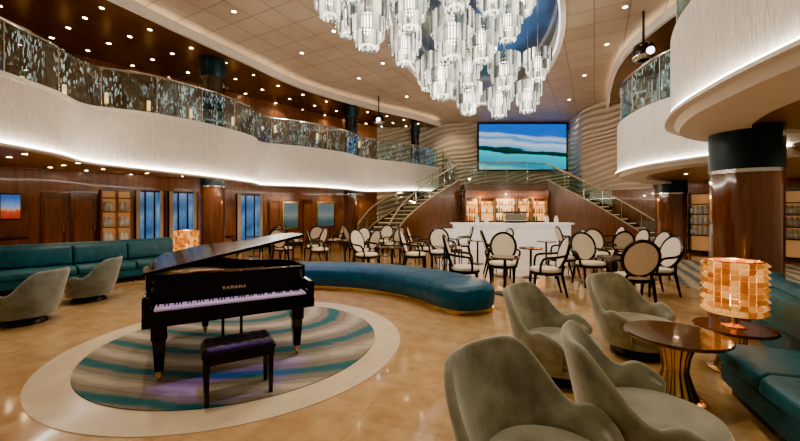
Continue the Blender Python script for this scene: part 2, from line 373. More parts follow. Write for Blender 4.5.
# upper ceilings
LC=cr([(-8.6,.5),(-8.3,3),(-7.54,6.7),(-6.74,8.0),(-5.99,9.68),(-4.97,11.8),(-3.75,14.2),(-1.41,16.75),(.8,18.6),(2.2,20.1)],8)
g=Geo(); g.prism(LC+[(2.2,21.5),(-17,21.5),(-17,.5)],6.5,6.6); g.obj('ceiling',ceilb_m,kind='structure',smooth=False)
g=Geo(); g.sweep(LC,[(-.12,6.42),(-.02,6.42),(-.02,6.66),(-.12,6.66)]); g.obj('trim_6',white_m,kind='structure')
g=Geo(); g.sweep(LC,[(.0,6.62),(.0,6.64),(.12,6.64),(.12,6.62)]); g.obj('added_uplight_left',added_uplight_m,kind='structure')  # added glowing ribbon behind the left cornice, brightens the ceiling
ER=cr([(7.0,1),(6.9,6),(6.8,9),(7.2,11.5),(8.6,14.5),(10,17)],8)
g=Geo(); g.prism(ER+[(18,17),(18,1)],6.5,6.6); g.obj('ceiling',ceilb_m,kind='structure',smooth=False)
g=Geo(); g.sweep(ER,[(.12,6.42),(.02,6.42),(.02,6.66),(.12,6.66)]); g.obj('trim_7',white_m,kind='structure')
g=Geo(); g.sweep(ER,[(-.12,6.62),(-.12,6.64),(.0,6.64),(.0,6.62)]); g.obj('added_uplight_right',added_uplight_m,kind='structure')  # same added ceiling brightener along the right cornice
# central ceiling with oval opening
OC=(2.55,11.6); OA,OB=5.7,2.4; OT=math.atan2(.93,.30)
def oval(k,n,e=0):
    t=2*math.pi*k/n; a=(OA+e)*math.cos(t); b=(OB+e)*math.sin(t)
    return (OC[0]+a*math.cos(OT)-b*math.sin(OT),OC[1]+a*math.sin(OT)+b*math.cos(OT))
n=64; vs=[];fs=[]
X0,X1,Y0,Y1=-11,13,-2,20.6
for k in range(n):
    p=oval(k,n); d=(p[0]-OC[0],p[1]-OC[1]); t=1e9
    for lim,o,c in((X0,OC[0],d[0]),(X1,OC[0],d[0]),(Y0,OC[1],d[1]),(Y1,OC[1],d[1])):
        if abs(c)>1e-6:
            q=(lim-o)/c
            if q>0: t=min(t,q)
    vs+= [(p[0],p[1],6.8),(OC[0]+d[0]*t,OC[1]+d[1]*t,6.8)]
for k in range(n):
    j=(k+1)%n; fs.append((2*k,2*k+1,2*j+1,2*j))
g=Geo(); g.add(vs,fs); g.obj('ceiling',ceil_m,kind='structure',smooth=False)
ov=[oval(k,n) for k in range(n)]
g=Geo(); g.sweep(ov,[(0,6.74),(.02,7.4),(.0,7.4),(-.12,6.74)],True); g.obj('trim_8',white_m,kind='structure')
g=Geo(); g.sweep(ov,[(.05,6.80),(.05,6.83),(.02,6.83),(.02,6.80)],True); g.obj('trim_9',rim_m,kind='structure')
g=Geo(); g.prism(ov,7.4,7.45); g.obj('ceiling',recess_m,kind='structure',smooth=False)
# walls
LW0=(-13.0,7.9);LW1=(-.6,21.4)
def wall_hit(u,a,b):
    r=(u-400)/F; dx,dy=b[0]-a[0],b[1]-a[1]; return (r*a[1]-a[0])/(dx-r*dy)
def wp(u,a,b,off=0):
    t=wall_hit(u,a,b); dx,dy=b[0]-a[0],b[1]-a[1]; l=math.hypot(dx,dy)
    return (a[0]+dx*t+dy/l*off, a[1]+dy*t-dx/l*off)
g=Geo(); g.sweep([(-17,3.5),LW0,LW1],[(0,0),(0,2.87),(.2,2.87),(.2,0)]); g.obj('wall_left',walnut_m,kind='structure',smooth=False)
g=Geo(); g.sweep([(-17,3.5),LW0,LW1],[(0,3.95),(0,6.5),(.2,6.5),(.2,3.95)]); g.obj('wall_upper_left',walnut_m,kind='structure',smooth=False)
g=Geo(); g.sweep([(-17,3.5),LW0,LW1],[(-.03,0),(-.03,.12),(0,.12),(0,0)]); g.obj('baseboard_left',dark_m,kind='structure',smooth=False)
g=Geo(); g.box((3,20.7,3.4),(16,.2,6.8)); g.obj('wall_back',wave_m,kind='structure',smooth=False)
RW0=(9.9,16.6);RW1=(17,5.2)
g=Geo(); g.sweep([RW0,RW1],[(0,0),(0,2.75),(.2,2.75),(.2,0)]); g.obj('wall_right',walnut_m,kind='structure',smooth=False)
g=Geo(); g.sweep([RW0,RW1],[(0,3.95),(0,6.5),(.2,6.5),(.2,3.95)]); g.obj('wall_upper_right',walnut_m,kind='structure',smooth=False)
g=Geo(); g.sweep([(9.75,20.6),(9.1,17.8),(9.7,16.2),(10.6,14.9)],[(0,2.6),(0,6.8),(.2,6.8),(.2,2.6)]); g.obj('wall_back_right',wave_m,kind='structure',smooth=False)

# ---------------------------------------------------------------- circular inlay and carpets
g=Geo(); g.lathe([(0,0),(1.93,0),(1.93,.006),(0,.006)],n=96)
o=g.obj('floor_inlay',ring_m,loc=(CX,CY,.0005),label='cream marble ring set in the floor around a round carpet',category='floor inlay')
g=Geo(); g.lathe([(0,.006),(1.61,.006),(1.61,.016),(0,.016)],n=96)
o=g.obj('round_carpet',rug_m,loc=(CX,CY,.001),label='round grey carpet with teal brushstroke bands under the piano',category='carpet')
g=Geo(); g.prism(cr([(5.9,5.4),(6.3,8),(7.6,10.6),(8.6,11.9)],6)+[(11.2,11.5),(13.5,8),(12,5.4)],.001,.012)
g.obj('striped_carpet',stripe_m,label='grey and beige striped carpet along the side passage',category='carpet')

# ---------------------------------------------------------------- railings
def railing(path,z0,z1,step,gm,label,post=True):
    t=thing('glass_railing',label,'railing')
    cuts=resample(path,step)
    for i in range(len(cuts)-1):
        a,b=cuts[i],cuts[i+1]; q=[]
        for k in range(5):
            f=.02+.96*k/4; q.append(tuple(x+(y-x)*f for x,y in zip(a,b)))
        Geo().sheet(q,z0,z1-.03).obj('glass_panel',gm,t)
        if post: Geo().cyl((a[0],a[1],z0-.05),(a[0],a[1],z1),.015).obj('post',chrome_m,t)
    Geo().tube([(p[0],p[1],z1) for p in path],.028).obj('handrail',chrome_m,t)
    return t
LR=inset(LF2,.07)
railing(LR[9:],4.1,5.08,1.1,etched_m,'curved balcony railing of etched crystal glass with slim handrail')
railing(inset(RM,-.07),4.1,5.08,1.1,etched_m,'curved etched glass balcony railing on the far balcony')
railing(inset(RL,-.07)[16:],4.05,5.05,1.1,etched_m,'curved etched glass railing on the rounded balcony')

# ---------------------------------------------------------------- columns
def column(x,y,r,ztop,label,upper=True,zcap=.45):
    t=thing('column',label,'column',(x,y,0))
    Geo().lathe([(r*1.08,0),(r*1.08,.12),(r,.14),(r,ztop-zcap)],n=40).obj('shaft',mahog_m,t)
    Geo().lathe([(r*1.03,ztop-zcap-.02),(r*1.03,ztop-zcap+.03)],n=40).obj('chrome_band',chrome_m,t)
    Geo().lathe([(r*1.02,ztop-zcap+.03),(r*1.02,ztop)],n=40).obj('capital',capt_m,t)
    if upper:
        Geo().lathe([(r*.9,4.0),(r*.9,5.9)],n=32).obj('upper_shaft',upcol_m,t)
        Geo().lathe([(r*.95,5.9),(r*1.05,6.1),(r*1.05,6.48)],n=32).obj('upper_capital',capt_m,t)
    return t
column(5.0,5.15,.40,2.79,'large glossy mahogany column with teal capital beside the sofa',False,.62)
column(-6.05,11.5,.37,2.86,'mahogany column with dark teal capital under the balcony')
column(-2.25,16.3,.33,2.86,'mahogany column with dark teal capital under the balcony')
column(.85,20.0,.26,2.86,'slim mahogany column beside the stairs')
column(9.6,12.6,.46,2.69,'mahogany column with teal capital beside the staircase')

# ---------------------------------------------------------------- downlights
g=Geo(); g.cm=0; g.lathe([(0,-.004),(.045,-.004),(.045,-.012),(0,-.012)],n=12); g.cm=1; g.lathe([(.05,0),(.07,0),(.07,-.012),(.05,-.012)],n=14)
dl=g.obj('downlight',[down_m,chrome_m],label='small round recessed ceiling downlight, lit warm',category='downlight',group='recessed ceiling downlights')
first=True
def down(x,y,z,s=1.0):
    global first
    if first: o=dl; first=False
    else: o=dl.copy(); COL.objects.link(o)
    o.location=(x,y,z-.001); o.scale=(s,s,s)
WARM=(1,.74,.46)
def spot(x,y,z,e,ang=120,col=WARM,r=.05,blend=.8,tgt=None):
    l=bpy.data.lights.new('spot_lamp','SPOT'); l.energy=e; l.color=col; l.spot_size=math.radians(ang); l.spot_blend=blend; l.shadow_soft_size=r
    o=bpy.data.objects.new('spot_lamp',l); COL.objects.link(o); o.location=(x,y,z-.03)
    if tgt: o.rotation_euler=(Vector(tgt)-Vector((x,y,z))).to_track_quat('-Z','Y').to_euler()
    o['label']='spot light at the ceiling'; o['category']='lamp'
    return o
rl=resample(LC,1.15)
for i in range(4,len(rl)-1):
    nx,ny=perp(rl,i)
    for o_ in(.6,1.5,2.5,3.6,4.8): down(rl[i][0]+nx*o_,rl[i][1]+ny*o_,6.5,1.1)
    for o_ in(1.0,1.9,2.8,3.7): down(rl[i][0]+nx*o_,rl[i][1]+ny*o_,2.87,1.05)
for i in range(3,len(rl)-1,2):
    nx,ny=perp(rl,i); spot(rl[i][0]+nx*2.0,rl[i][1]+ny*2.0,2.86,100,120); spot(rl[i][0]+nx*2.2,rl[i][1]+ny*2.2,6.48,70,120)
spot(-5.6,10.6,2.86,90,70,WARM,.05,.8,(-6.05,11.5,1.2))  # added spot that brightens the left column, no fixture of its own
for x,y in((3.9,3.3),(4.1,4.4),(5.6,3.4),(5.9,4.9),(4.7,2.6)): down(x,y,2.80,.9)
for x,y in((7.2,7.4),(7,9),(8.2,10.2),(9.5,10.5),(8.6,8),(10.5,8.5),(9,6.5),(11,11),(11.5,6.5),(8,11.5),(12,9),(10,9.3)): down(x,y,2.70,1.05)
for x,y in((7.6,8.6),(10,10.5),(9.5,7)): spot(x,y,2.69,90,130)
spot(3.9,3.3,2.79,40,140); spot(5.6,4.2,2.79,45,140)
for x,y in((8.5,6.5),(8.3,8),(8.3,9.5),(8.8,11),(9.6,12.5),(9.6,8.8),(10,10.5)): down(x,y,6.5,1.2)
for x,y in((-4.6,5.6),(-5.2,7.2),(-4.3,9.2),(-3.2,11.6),(-1.6,13.8),(.3,16),(4.9,7.2),(5.7,9),(6.4,11),(7,13.5),(-2.6,4.5),(4.4,5.2),(-2.9,7.9),(-1.9,10.2),(-.6,12.4),(.9,14.6),(5.9,15.8),(7.8,16.4),(-3.9,6.6),(-6.0,6.2)): down(x,y,6.8,1.2)
for x,y,e in((-2.2,3.2,360),(-2.8,6.5,350),(1.3,2.6,300),(2.6,4.5,290),(-4.8,5.8,340),(-.6,7.2,340),(5.4,8,370),(-3.2,11,370),(1.2,13,370),(5.9,13,340),(-.5,10.5,300),(-6,7.6,270),(3,16.5,270),(6.5,17,270)):
    spot(x,y,6.79,e,80)
for x,y,tx in((2.6,18.8,3.2),(9.0,18.2,9.2)): spot(x,y,6.79,160,70,WARM,.05,.8,(tx,20.6,4.6))  # added spots washing the wave wall beside the screen
def point(x,y,z,e,col,r=.15):
    l=bpy.data.lights.new('lamp_glow','POINT'); l.energy=e; l.color=col; l.shadow_soft_size=r
    o=bpy.data.objects.new('lamp_glow',l); COL.objects.link(o); o.location=(x,y,z); o['label']='lamp bulb'; o['category']='lamp'; return o
sl=None
for x,y,z in((-.95,15.9,6.42),(6.3,9.2,6.42)):
    if sl is None:
        sl=thing('globe_stage_light','black globe stage light with bright lens under the ceiling edge','stage light',(x,y,z),group='globe stage lights')
        Geo().cyl((0,0,-.45),(0,0,.379),.03).obj('stem',dark_m,sl)
        Geo().lathe([(0,-.95),(.12,-.92),(.24,-.8),(.27,-.68),(.22,-.52),(.1,-.44),(0,-.43)],n=24).obj('housing',ebony_m,sl)
        Geo().lathe([(.19,-.90),(.25,-.84),(.26,-.80),(.2,-.86)],n=24).obj('ring',chrome_m,sl)
        Geo().cyl((0,-.22,-.74),(0,-.28,-.76),.09,n=16).obj('lens',emit('stage_lens_glow',(.95,.85,1),6),sl)
    else: dup(sl,(x,y,z))

# ---------------------------------------------------------------- chandelier of crystal pendants
def make_pendant():
    t=thing('crystal_pendant_light','tiered crystal prism drum pendant hanging in the ceiling oval','chandelier',(0,0,0),group='crystal drum pendants of the chandelier')
    Geo().cyl((0,0,.8),(0,0,3.0),.012).obj('suspension_rod',chrome_m,t)
    g=Geo()
    for z,r in((1.0,.47),(.66,.47),(.62,.38),(.32,.38),(.30,.25)):
        g.tube([(r*math.cos(a*math.pi/16),r*math.sin(a*math.pi/16),z) for a in range(32)],.012,6,True)
    for a in range(4):
        c_,s_=math.cos(a*math.pi/2),math.sin(a*math.pi/2)
        g.cyl((0,0,1.0),(.47*c_,.47*s_,1.0),.01,n=6); g.cyl((.38*c_,.38*s_,.3),(.38*c_,.38*s_,1.0),.006,n=6); g.cyl((.25*c_,.25*s_,.3),(.38*c_,.38*s_,.32),.006,n=6)
    g.obj('metal_frame',chrome_m,t)
    g=Geo()
    for ring,(r,z0,z1,nn) in enumerate(((.50,.58,1.04,44),(.40,.26,.68,36),(.27,.0,.36,24),(.12,-.08,.2,10))):
        for k in range(nn):
            a=2*math.pi*(k+.5*ring)/nn; j=.02*(k%2); p0=z0+j
            w=math.pi*r/nn*.72; c_,s_=math.cos(a),math.sin(a); cx,cy=r*c_,r*s_; h=.016
            vs=[(cx+c_*h*p-s_*w*q,cy+s_*h*p+c_*w*q,z) for z in(p0+.05,z1+j) for p,q in((1,-1),(1,1),(-1,1),(-1,-1))]+[(cx,cy,p0)]
            g.add(vs,[(0,1,5,4),(1,2,6,5),(2,3,7,6),(3,0,4,7),(4,5,6,7),(0,1,8),(1,2,8),(2,3,8),(3,0,8)])
    g.obj('crystal_prisms',cryst_m,t,kind='stuff',smooth=False)
    g=Geo(); g.lathe([(0,.03),(.18,.04),(.19,.055),(0,.07)],n=20); g.obj('diffuser_disc',emit('pendant_diffuser',(1,.93,.8),3),t)
    Geo().lathe([(0,.36),(.09,.38),(.14,.55),(.14,.85),(0,.9)],n=16).obj('lamp_core',emit('pendant_lamp_core',(1,.90,.72),12),t)
    return t
PEND=[(330,18,6.3,.8),(374,46,6.9,.98),(352,0,5.7,.8),(390,6,6.6,.88),(409,64,8.4,.9),(441,98,8.2,1.05),(414,26,6.9,.9),(443,58,7.0,1.0),(480,60,8.0,1.0),(455,12,6.3,.9),(468,114,10.6,.98),(499,117,11.6,1.0),(529,111,11.0,1.0),(505,88,9.3,.98),(536,82,10.4,.92),(468,86,9.8,.9),(510,46,8.8,.9),(348,36,8.2,.88),(428,90,10.6,.88),(490,18,7.4,.88),(520,12,9.0,.9)]
pos=[]
for (u,v,Y,s) in PEND: pos.append([(u-400)/F*Y,Y,1.6+(HOR-v)*Y/F,s*.84])
for it in range(250):
    for i in range(len(pos)):
        for j in range(i):
            a,b=pos[i],pos[j]; dx,dy=a[0]-b[0],a[1]-b[1]; d=math.hypot(dx,dy) or .01; need=.5*(a[3]+b[3])*1.06
            if d<need and abs(a[2]-b[2])<1.05:
                f=(need-d)/2/d*.5; a[0]+=dx*f;a[1]+=dy*f;b[0]-=dx*f;b[1]-=dy*f
proto=None
for x,y,z,k in pos:
    if proto is None: proto=make_pendant(); proto.location=(x,y,z); proto.scale=(k,k,k)
    else: dup(proto,(x,y,z),random.random()*3,(k,k,k))
for x,y,z in((.3,7.4,4.2),(2.6,9.8,4.4)): point(x,y,z,150,(1,.88,.72),.08)
point(2.6,9.2,6.6,60,(.75,.88,1),.1)

# ---------------------------------------------------------------- grand piano
pi_=thing('grand_piano','glossy black grand piano with raised lid on the round carpet','piano',(-1.60,3.48,.018),math.atan2(.65,1.1))
R0=[(-.75,.28),(-.75,1.30),(-.73,1.55),(-.62,1.76),(-.42,1.86),(-.2,1.82),(-.04,1.66),(.06,1.42),(.2,1.18),(.42,1.02),(.62,.9),(.73,.7),(.75,.28)]
Rm=R0[:1]+cr(R0[1:-1],5)+R0[-1:]
g=Geo(); g.sweep(Rm,[(0,.62),(0,.975),(-.035,.975),(-.035,.62)]); g.obj('rim',black_m,pi_,bevel=.004)
Geo().prism(Rm,.60,.66).obj('bottom_board',black_m,pi_,bevel=.006)
Geo().prism([(x*.95,y*.97+.02) for x,y in Rm],.84,.86).obj('soundboard',brass_m,pi_,label='golden soundboard and cast plate')
g=Geo()
for i in range(40):
    x=-.66+i*.032; ymax=1.6-.9*max(0,(x+.35)/1.0)
    g.cyl((x,.5,.885),(x*.9-.02,ymax,.885),.002,n=4)
g.obj('strings',chrome_m,pi_,kind='stuff')
Geo().box((0,.12,.625),(1.5,.42,.10)).obj('keybed',black_m,pi_,bevel=.008)
for s_ in(-1,1): Geo().box((s_*.715,.1,.75),(.07,.38,.20)).obj('cheek_block',black_m,pi_,bevel=.02,seg=3)
Geo().box((0,-.075,.69),(1.4,.03,.05)).obj('key_slip',black_m,pi_,bevel=.005)
Geo().box((0,.215,.84),(1.36,.022,.22),rx=-.12).obj('fallboard',black_m,pi_,bevel=.006)
Geo().box((0,.28,.955),(1.43,.13,.03)).obj('front_rail',black_m,pi_,bevel=.006)
Geo().box((0,.50,.93),(.72,.26,.02)).obj('music_desk',black_m,pi_,bevel=.006)
kb=Geo().box((0,.06,.69),(1.36,.24,.02)).obj('keyboard',ebony_m,pi_)
wk=None;bk=None
for i in range(52):
    x=-.65+1.30/51*i
    if wk is None: wk=Geo().box((0,0,0),(.0238,.19,.022)).obj('white_key',ivory_m,kb,bevel=.002,seg=1); o=wk
    else: o=wk.copy(); COL.objects.link(o)
    o.location=(x,.015,.725)
    if i<51 and (i+5)%7 not in(2,6):
        if bk is None: bk=Geo().box((0,0,0),(.012,.10,.02)).obj('black_key',ebony_m,kb,bevel=.002,seg=1); q=bk
        else: q=bk.copy(); COL.objects.link(q)
        q.location=(x+.01275,.062,.743)
cu=bpy.data.curves.new('maker_lettering','FONT'); cu.body='YAMAHA'; cu.size=.044; cu.align_x='CENTER'; cu.extrude=.001; cu.space_character=1.35
to=bpy.data.objects.new('maker_lettering',cu); COL.objects.link(to)
cu.materials.append(gilt_m)
bpy.context.view_layer.update()
me=bpy.data.meshes.new_from_object(to); t2=bpy.data.objects.new('maker_lettering',me); COL.objects.link(t2); t2.parent=pi_; t2.location=(0,.191,.80); t2.rotation_euler=(math.radians(90)-.12,0,0)
bpy.data.objects.remove(to); t2['label']='gilt maker name lettering on the fallboard'
for lx,ly in((-.64,.22),(.64,.22),(-.22,1.5)):
    lg=Geo(); lg.box((0,0,.50),(.13,.13,.22)); 
    lg.add([(a*w,b*w,z) for w,z in((.055,.40),(.035,.09)) for a,b in((-1,-1),(1,-1),(1,1),(-1,1))],[(0,1,5,4),(1,2,6,5),(2,3,7,6),(3,0,4,7),(0,3,2,1),(4,5,6,7)])
    lo=lg.obj('leg',black_m,pi_,bevel=.006,loc=(lx,ly,0))
    c=Geo(); c.cyl((0,0,.1),(0,0,.05),.03); c.cyl((-.012,0,.035),(.012,0,.035),.035,n=16); c.obj('caster',brass_m,lo)
ly=Geo(); ly.box((-.09,.42,.36),(.03,.03,.50)); ly.box((.09,.42,.36),(.03,.03,.50)); ly.box((0,.42,.12),(.26,.07,.06)); ly.box((0,.42,.56),(.26,.06,.08))
lyo=ly.obj('pedal_lyre',black_m,pi_,bevel=.006)
for x in(-.07,0,.07): Geo().box((x,.34,.09),(.035,.14,.012)).obj('pedal',brass_m,lyo,bevel=.004)
LA=math.radians(12)
def lidpt(x,y,h):
    dx=x+.76; return (-.76+dx*math.cos(LA)-h*math.sin(LA),y,.985+dx*math.sin(LA)+h*math.cos(LA))
Lm=[(-.76,.22)]+[(x*1.015,y*1.01) for x,y in Rm if y>.3]+[(.76,.22)]
def lidmesh(poly,h0,h1):
    n=len(poly); vs=[lidpt(x,y,h0) for x,y in poly]+[lidpt(x,y,h1) for x,y in poly]
    return Geo().add(vs,[tuple(reversed(range(n))),tuple(range(n,2*n))]+[(i,(i+1)%n,n+(i+1)%n,n+i) for i in range(n)])
lidb_m=M('lid_black_lacquer',(.002,.002,.003),.14,var=.1,spec=.25)
lid=lidmesh(Lm,0,.03).obj('lid',lidb_m,pi_,bevel=.005)
Geo().cyl((.68,.75,.95),(.66,.75,1.27),.01,n=8).obj('lid_prop',black_m,pi_)
# bench
bx,by=-1.42,3.12
pb=thing('piano_bench','black piano bench with tufted leather seat before the keyboard','bench',(bx,by,.018),math.atan2(.65,1.1)); pb.scale=(.92,.92,.95)
g=Geo()
nx_,ny_=24,14; vs=[];fs=[]
for j in range(ny_+1):
    for i in range(nx_+1):
        x=-.31+.62*i/nx_; y=-.18+.36*j/ny_; e=min(1,min(i,nx_-i,j*1.0,ny_-j)/2.0)
        z=.445+.055*math.sqrt(e)+.008*abs(math.sin(i*math.pi/4)*math.sin(j*math.pi/3.5)); vs.append((x,y,z))
for j in range(ny_):
    for i in range(nx_): a=j*(nx_+1)+i; fs.append((a,a+1,a+nx_+2,a+nx_+1))
g.add(vs,fs); g.box((0,0,.435),(.62,.36,.03)); g.obj('seat',leather_m,pb)
Geo().box((0,0,.385),(.60,.34,.07)).obj('apron',black_m,pb,bevel=.004)
for a in(-1,1):
    for b in(-1,1):
        Geo().add([(a*.27+p*w,b*.14+q*w,z) for w,z in((.024,.36),(.017,0)) for p,q in((-1,-1),(1,-1),(1,1),(-1,1))],[(0,1,5,4),(1,2,6,5),(2,3,7,6),(3,0,4,7),(0,3,2,1),(4,5,6,7)]).obj('leg',black_m,pb)

# ---------------------------------------------------------------- curved blue bench
def arc(r,a0,a1,n=40): return [(CX+r*math.cos(math.radians(a0+(a1-a0)*k/n)),CY+r*math.sin(math.radians(a0+(a1-a0)*k/n))) for k in range(n+1)]
cb=thing('curved_bench','long curved petrol blue leather bench with glowing plinth','bench',(0,0,0))
BR=3.28; P=arc(BR,17.5,104,70); n=len(P)
def prof(i):
    e=min(i,n-1-i)/8.0; k=math.sqrt(max(0,1-(1-min(1,e))**2))
    w=.5*(.30+.70*k) if e<1 else .5; top=.40+.08*(k if e<1 else 1)
    return [(-w+.04,.09),(-w,.15),(-w-.012,.26),(-w,.38),(-w+.035,top-.04),(-w+.10,top-.012),(-w*.4,top+.004),(w*.4,top+.004),(w-.10,top-.012),(w-.035,top-.04),(w,.38),(w+.012,.26),(w,.15),(w-.04,.09)]
Geo().sweep(P,prof).obj('seat',blue_m,cb)
for a in(30,44,58,72,86):
    t_=math.radians(a); pts=[]
    for o_,z in((-.503,.15),(-.514,.26),(-.503,.38),(-.466,.441),(-.40,.468),(-.2,.483),(.2,.483),(.40,.468),(.466,.441),(.503,.38)):
        r_=BR+o_; pts.append((CX+r_*math.cos(t_),CY+r_*math.sin(t_),z))
    Geo().tube(pts,.005,6).obj('seam_piping',seam_m,cb)
Geo().sweep(arc(BR,20,101,50),[(-.36,0),(-.36,.10),(.36,.10),(.36,0)]).obj('plinth',brass_m,cb)
Geo().sweep(arc(BR,20.5,100.5,50),[(-.40,.06),(-.40,.085),(-.361,.085),(-.361,.06)]).obj('led_strip',ledw_m,cb,label='warm light strip under the seat edge')

# ---------------------------------------------------------------- barrel lounge chair
def barrel(mat,label,group):
    t=thing('barrel_armchair',label,'armchair',(0,0,0),group=group)
    n=56; vs=[];fs=[]; q=12
    for k in range(n+1):
        th=math.radians(-118+236*k/n); a=abs(math.degrees(th))
        s=1-min(1,max(0,(a-26)/50)); s=s*s*(3-2*s)
        h=.50+.33*s
        if a>80: h+= .03*math.sin(min(1,(a-80)/24)*math.pi)
        if a>100: h-= .07*((a-100)/18)**2
        lean=.03+.10*s; W=1.12
        sx,cy=math.sin(th)*W,math.cos(th)
        def pt(r,z,l=0): return (sx*(r+l), cy*(r+l)-.02, z)
        vs+=[pt(.35,.14),pt(.37,.20),pt(.378,.35,lean*.3),pt(.378,h-.05,lean),pt(.372,h-.015,lean),pt(.352,h,lean),
             pt(.334,h-.012,lean),pt(.326,h-.045,lean),pt(.318,.42,lean*.3),pt(.31,.3),pt(.31,.2),pt(.31,.14)]
    for k in range(n):
        for i in range(q): fs.append((k*q+i,k*q+(i+1)%q,(k+1)*q+(i+1)%q,(k+1)*q+i))
    fs.append(tuple(range(q))); fs.append(tuple(range(n*q,(n+1)*q)))
    Geo().add(vs,fs).obj('backrest',mat,t,sharp=70,bevel=.01)
    g=Geo(); g.lathe([(0,.18),(.30,.18),(.325,.22),(.33,.33),(.31,.375),(.2,.40),(0,.405)],c=(0,-.05,0),n=36,sx=1.06,sy=1.06)
    g.obj('seat_cushion',mat,t)
    Geo().lathe([(0,.12),(.34,.12),(.35,.15),(.34,.19),(0,.19)],c=(0,-.02,0),n=32,sx=1.06).obj('base_rail',mat,t)
    Geo().lathe([(0,0),(.27,0),(.27,.03),(.2,.12),(0,.12)],c=(0,-.02,0),n=28).obj('plinth',dark_m,t)
    return t
b1=barrel(velvet_m,'silvery grey-green velvet barrel armchair near the round table','grey velvet lounge armchairs')
b1.location=(.72,1.76,0); b1.rotation_euler[2]=face(.6,-.8)
dup(b1,(1.52,2.18),face(.93,-.35)); dup(b1,(1.54,3.5),face(.7,-.7)); dup(b1,(2.70,4.08),face(.4,-.9))
b2=barrel(velvetl_m,'slate grey velvet barrel armchair facing the curved sofa','slate lounge armchairs')
b2.location=(-5.42,5.15,0); b2.rotation_euler[2]=face(-1,-.1); b2.scale=(.93,)*3
dup(b2,(-5.62,6.45),face(-1,-.25),(.93,)*3); dup(b2,(-5.0,7.65),face(-.8,.4),(.93,)*3)

# ---------------------------------------------------------------- sofas
def sofa(path,depth,side,label,nseg,mat,h=.86,seatpath=None):
    t=thing('curved_sofa',label,'sofa'); sp=seatpath or path
    def sg(pr): return [(o_*side,z) for o_,z in pr]
    Geo().sweep(path,sg([(.10,.1),(.12,.5),(.10,h-.06),(.04,h),(-.06,h),(-.12,h-.06),(-.16,.45),(-.16,.1)])).obj('backrest',mat,t,sharp=60,bevel=.02)
    Geo().sweep(sp,sg([(-.16,.12),(-.16,.28),(-depth+.02,.28),(-depth+.02,.12)])).obj('seat_base',mat,t,bevel=.01)
    Geo().sweep(sp,sg([(.08,0),(.08,.12),(-depth+.1,.12),(-depth+.1,0)])).obj('plinth',dark_m,t)
    def segs(pp,ns):
        rs=resample(pp,.08); n=len(rs); out=[]
        for k in range(ns):
            a=int(k*(n-1)/ns); b=int((k+1)*(n-1)/ns); seg=rs[a:b+1]
            e0=tuple(x+(y-x)*.15 for x,y in zip(seg[0],seg[1])); e1=tuple(x+(y-x)*.15 for x,y in zip(seg[-1],seg[-2])); out.append([e0]+seg[1:-1]+[e1])
        return out
    for seg in segs(sp,nseg if not seatpath else nseg-1):
        Geo().sweep(seg,sg([(-.15,.28),(-.15,.44),(-.3,.455),(-depth+.06,.45),(-depth,.41),(-depth-.01,.32),(-depth+.02,.28)])).obj('seat_cushion',mat,t,sharp=60,bevel=.02)
    for seg in segs(path,nseg):
        Geo().sweep(seg,sg([(-.10,.46),(-.12,h-.09),(-.17,h-.05),(-.24,h-.1),(-.30,.5),(-.28,.46)])).obj('back_cushion',mat,t,sharp=60,bevel=.02)
    return t
sofa(cr([(-10.6,5.6),(-9.0,6.55),(-7.9,7.4),(-6.95,8.5),(-6.2,9.6)],10),.85,1,'long curved teal sofa with cushioned back along the wood wall',6,teal_m,.92)
sofa(cr([(4.66,4.42),(4.4,4.22),(4.14,3.75),(3.78,3.1),(3.47,2.45),(3.25,1.8),(3.15,1.1)],8)[::-1],.88,-1,'curved teal velvet sofa wrapping round the lamp table',4,teal_m,.86,
     seatpath=cr([(3.64,2.82),(3.47,2.42),(3.25,1.8),(3.15,1.1)],8)[::-1])

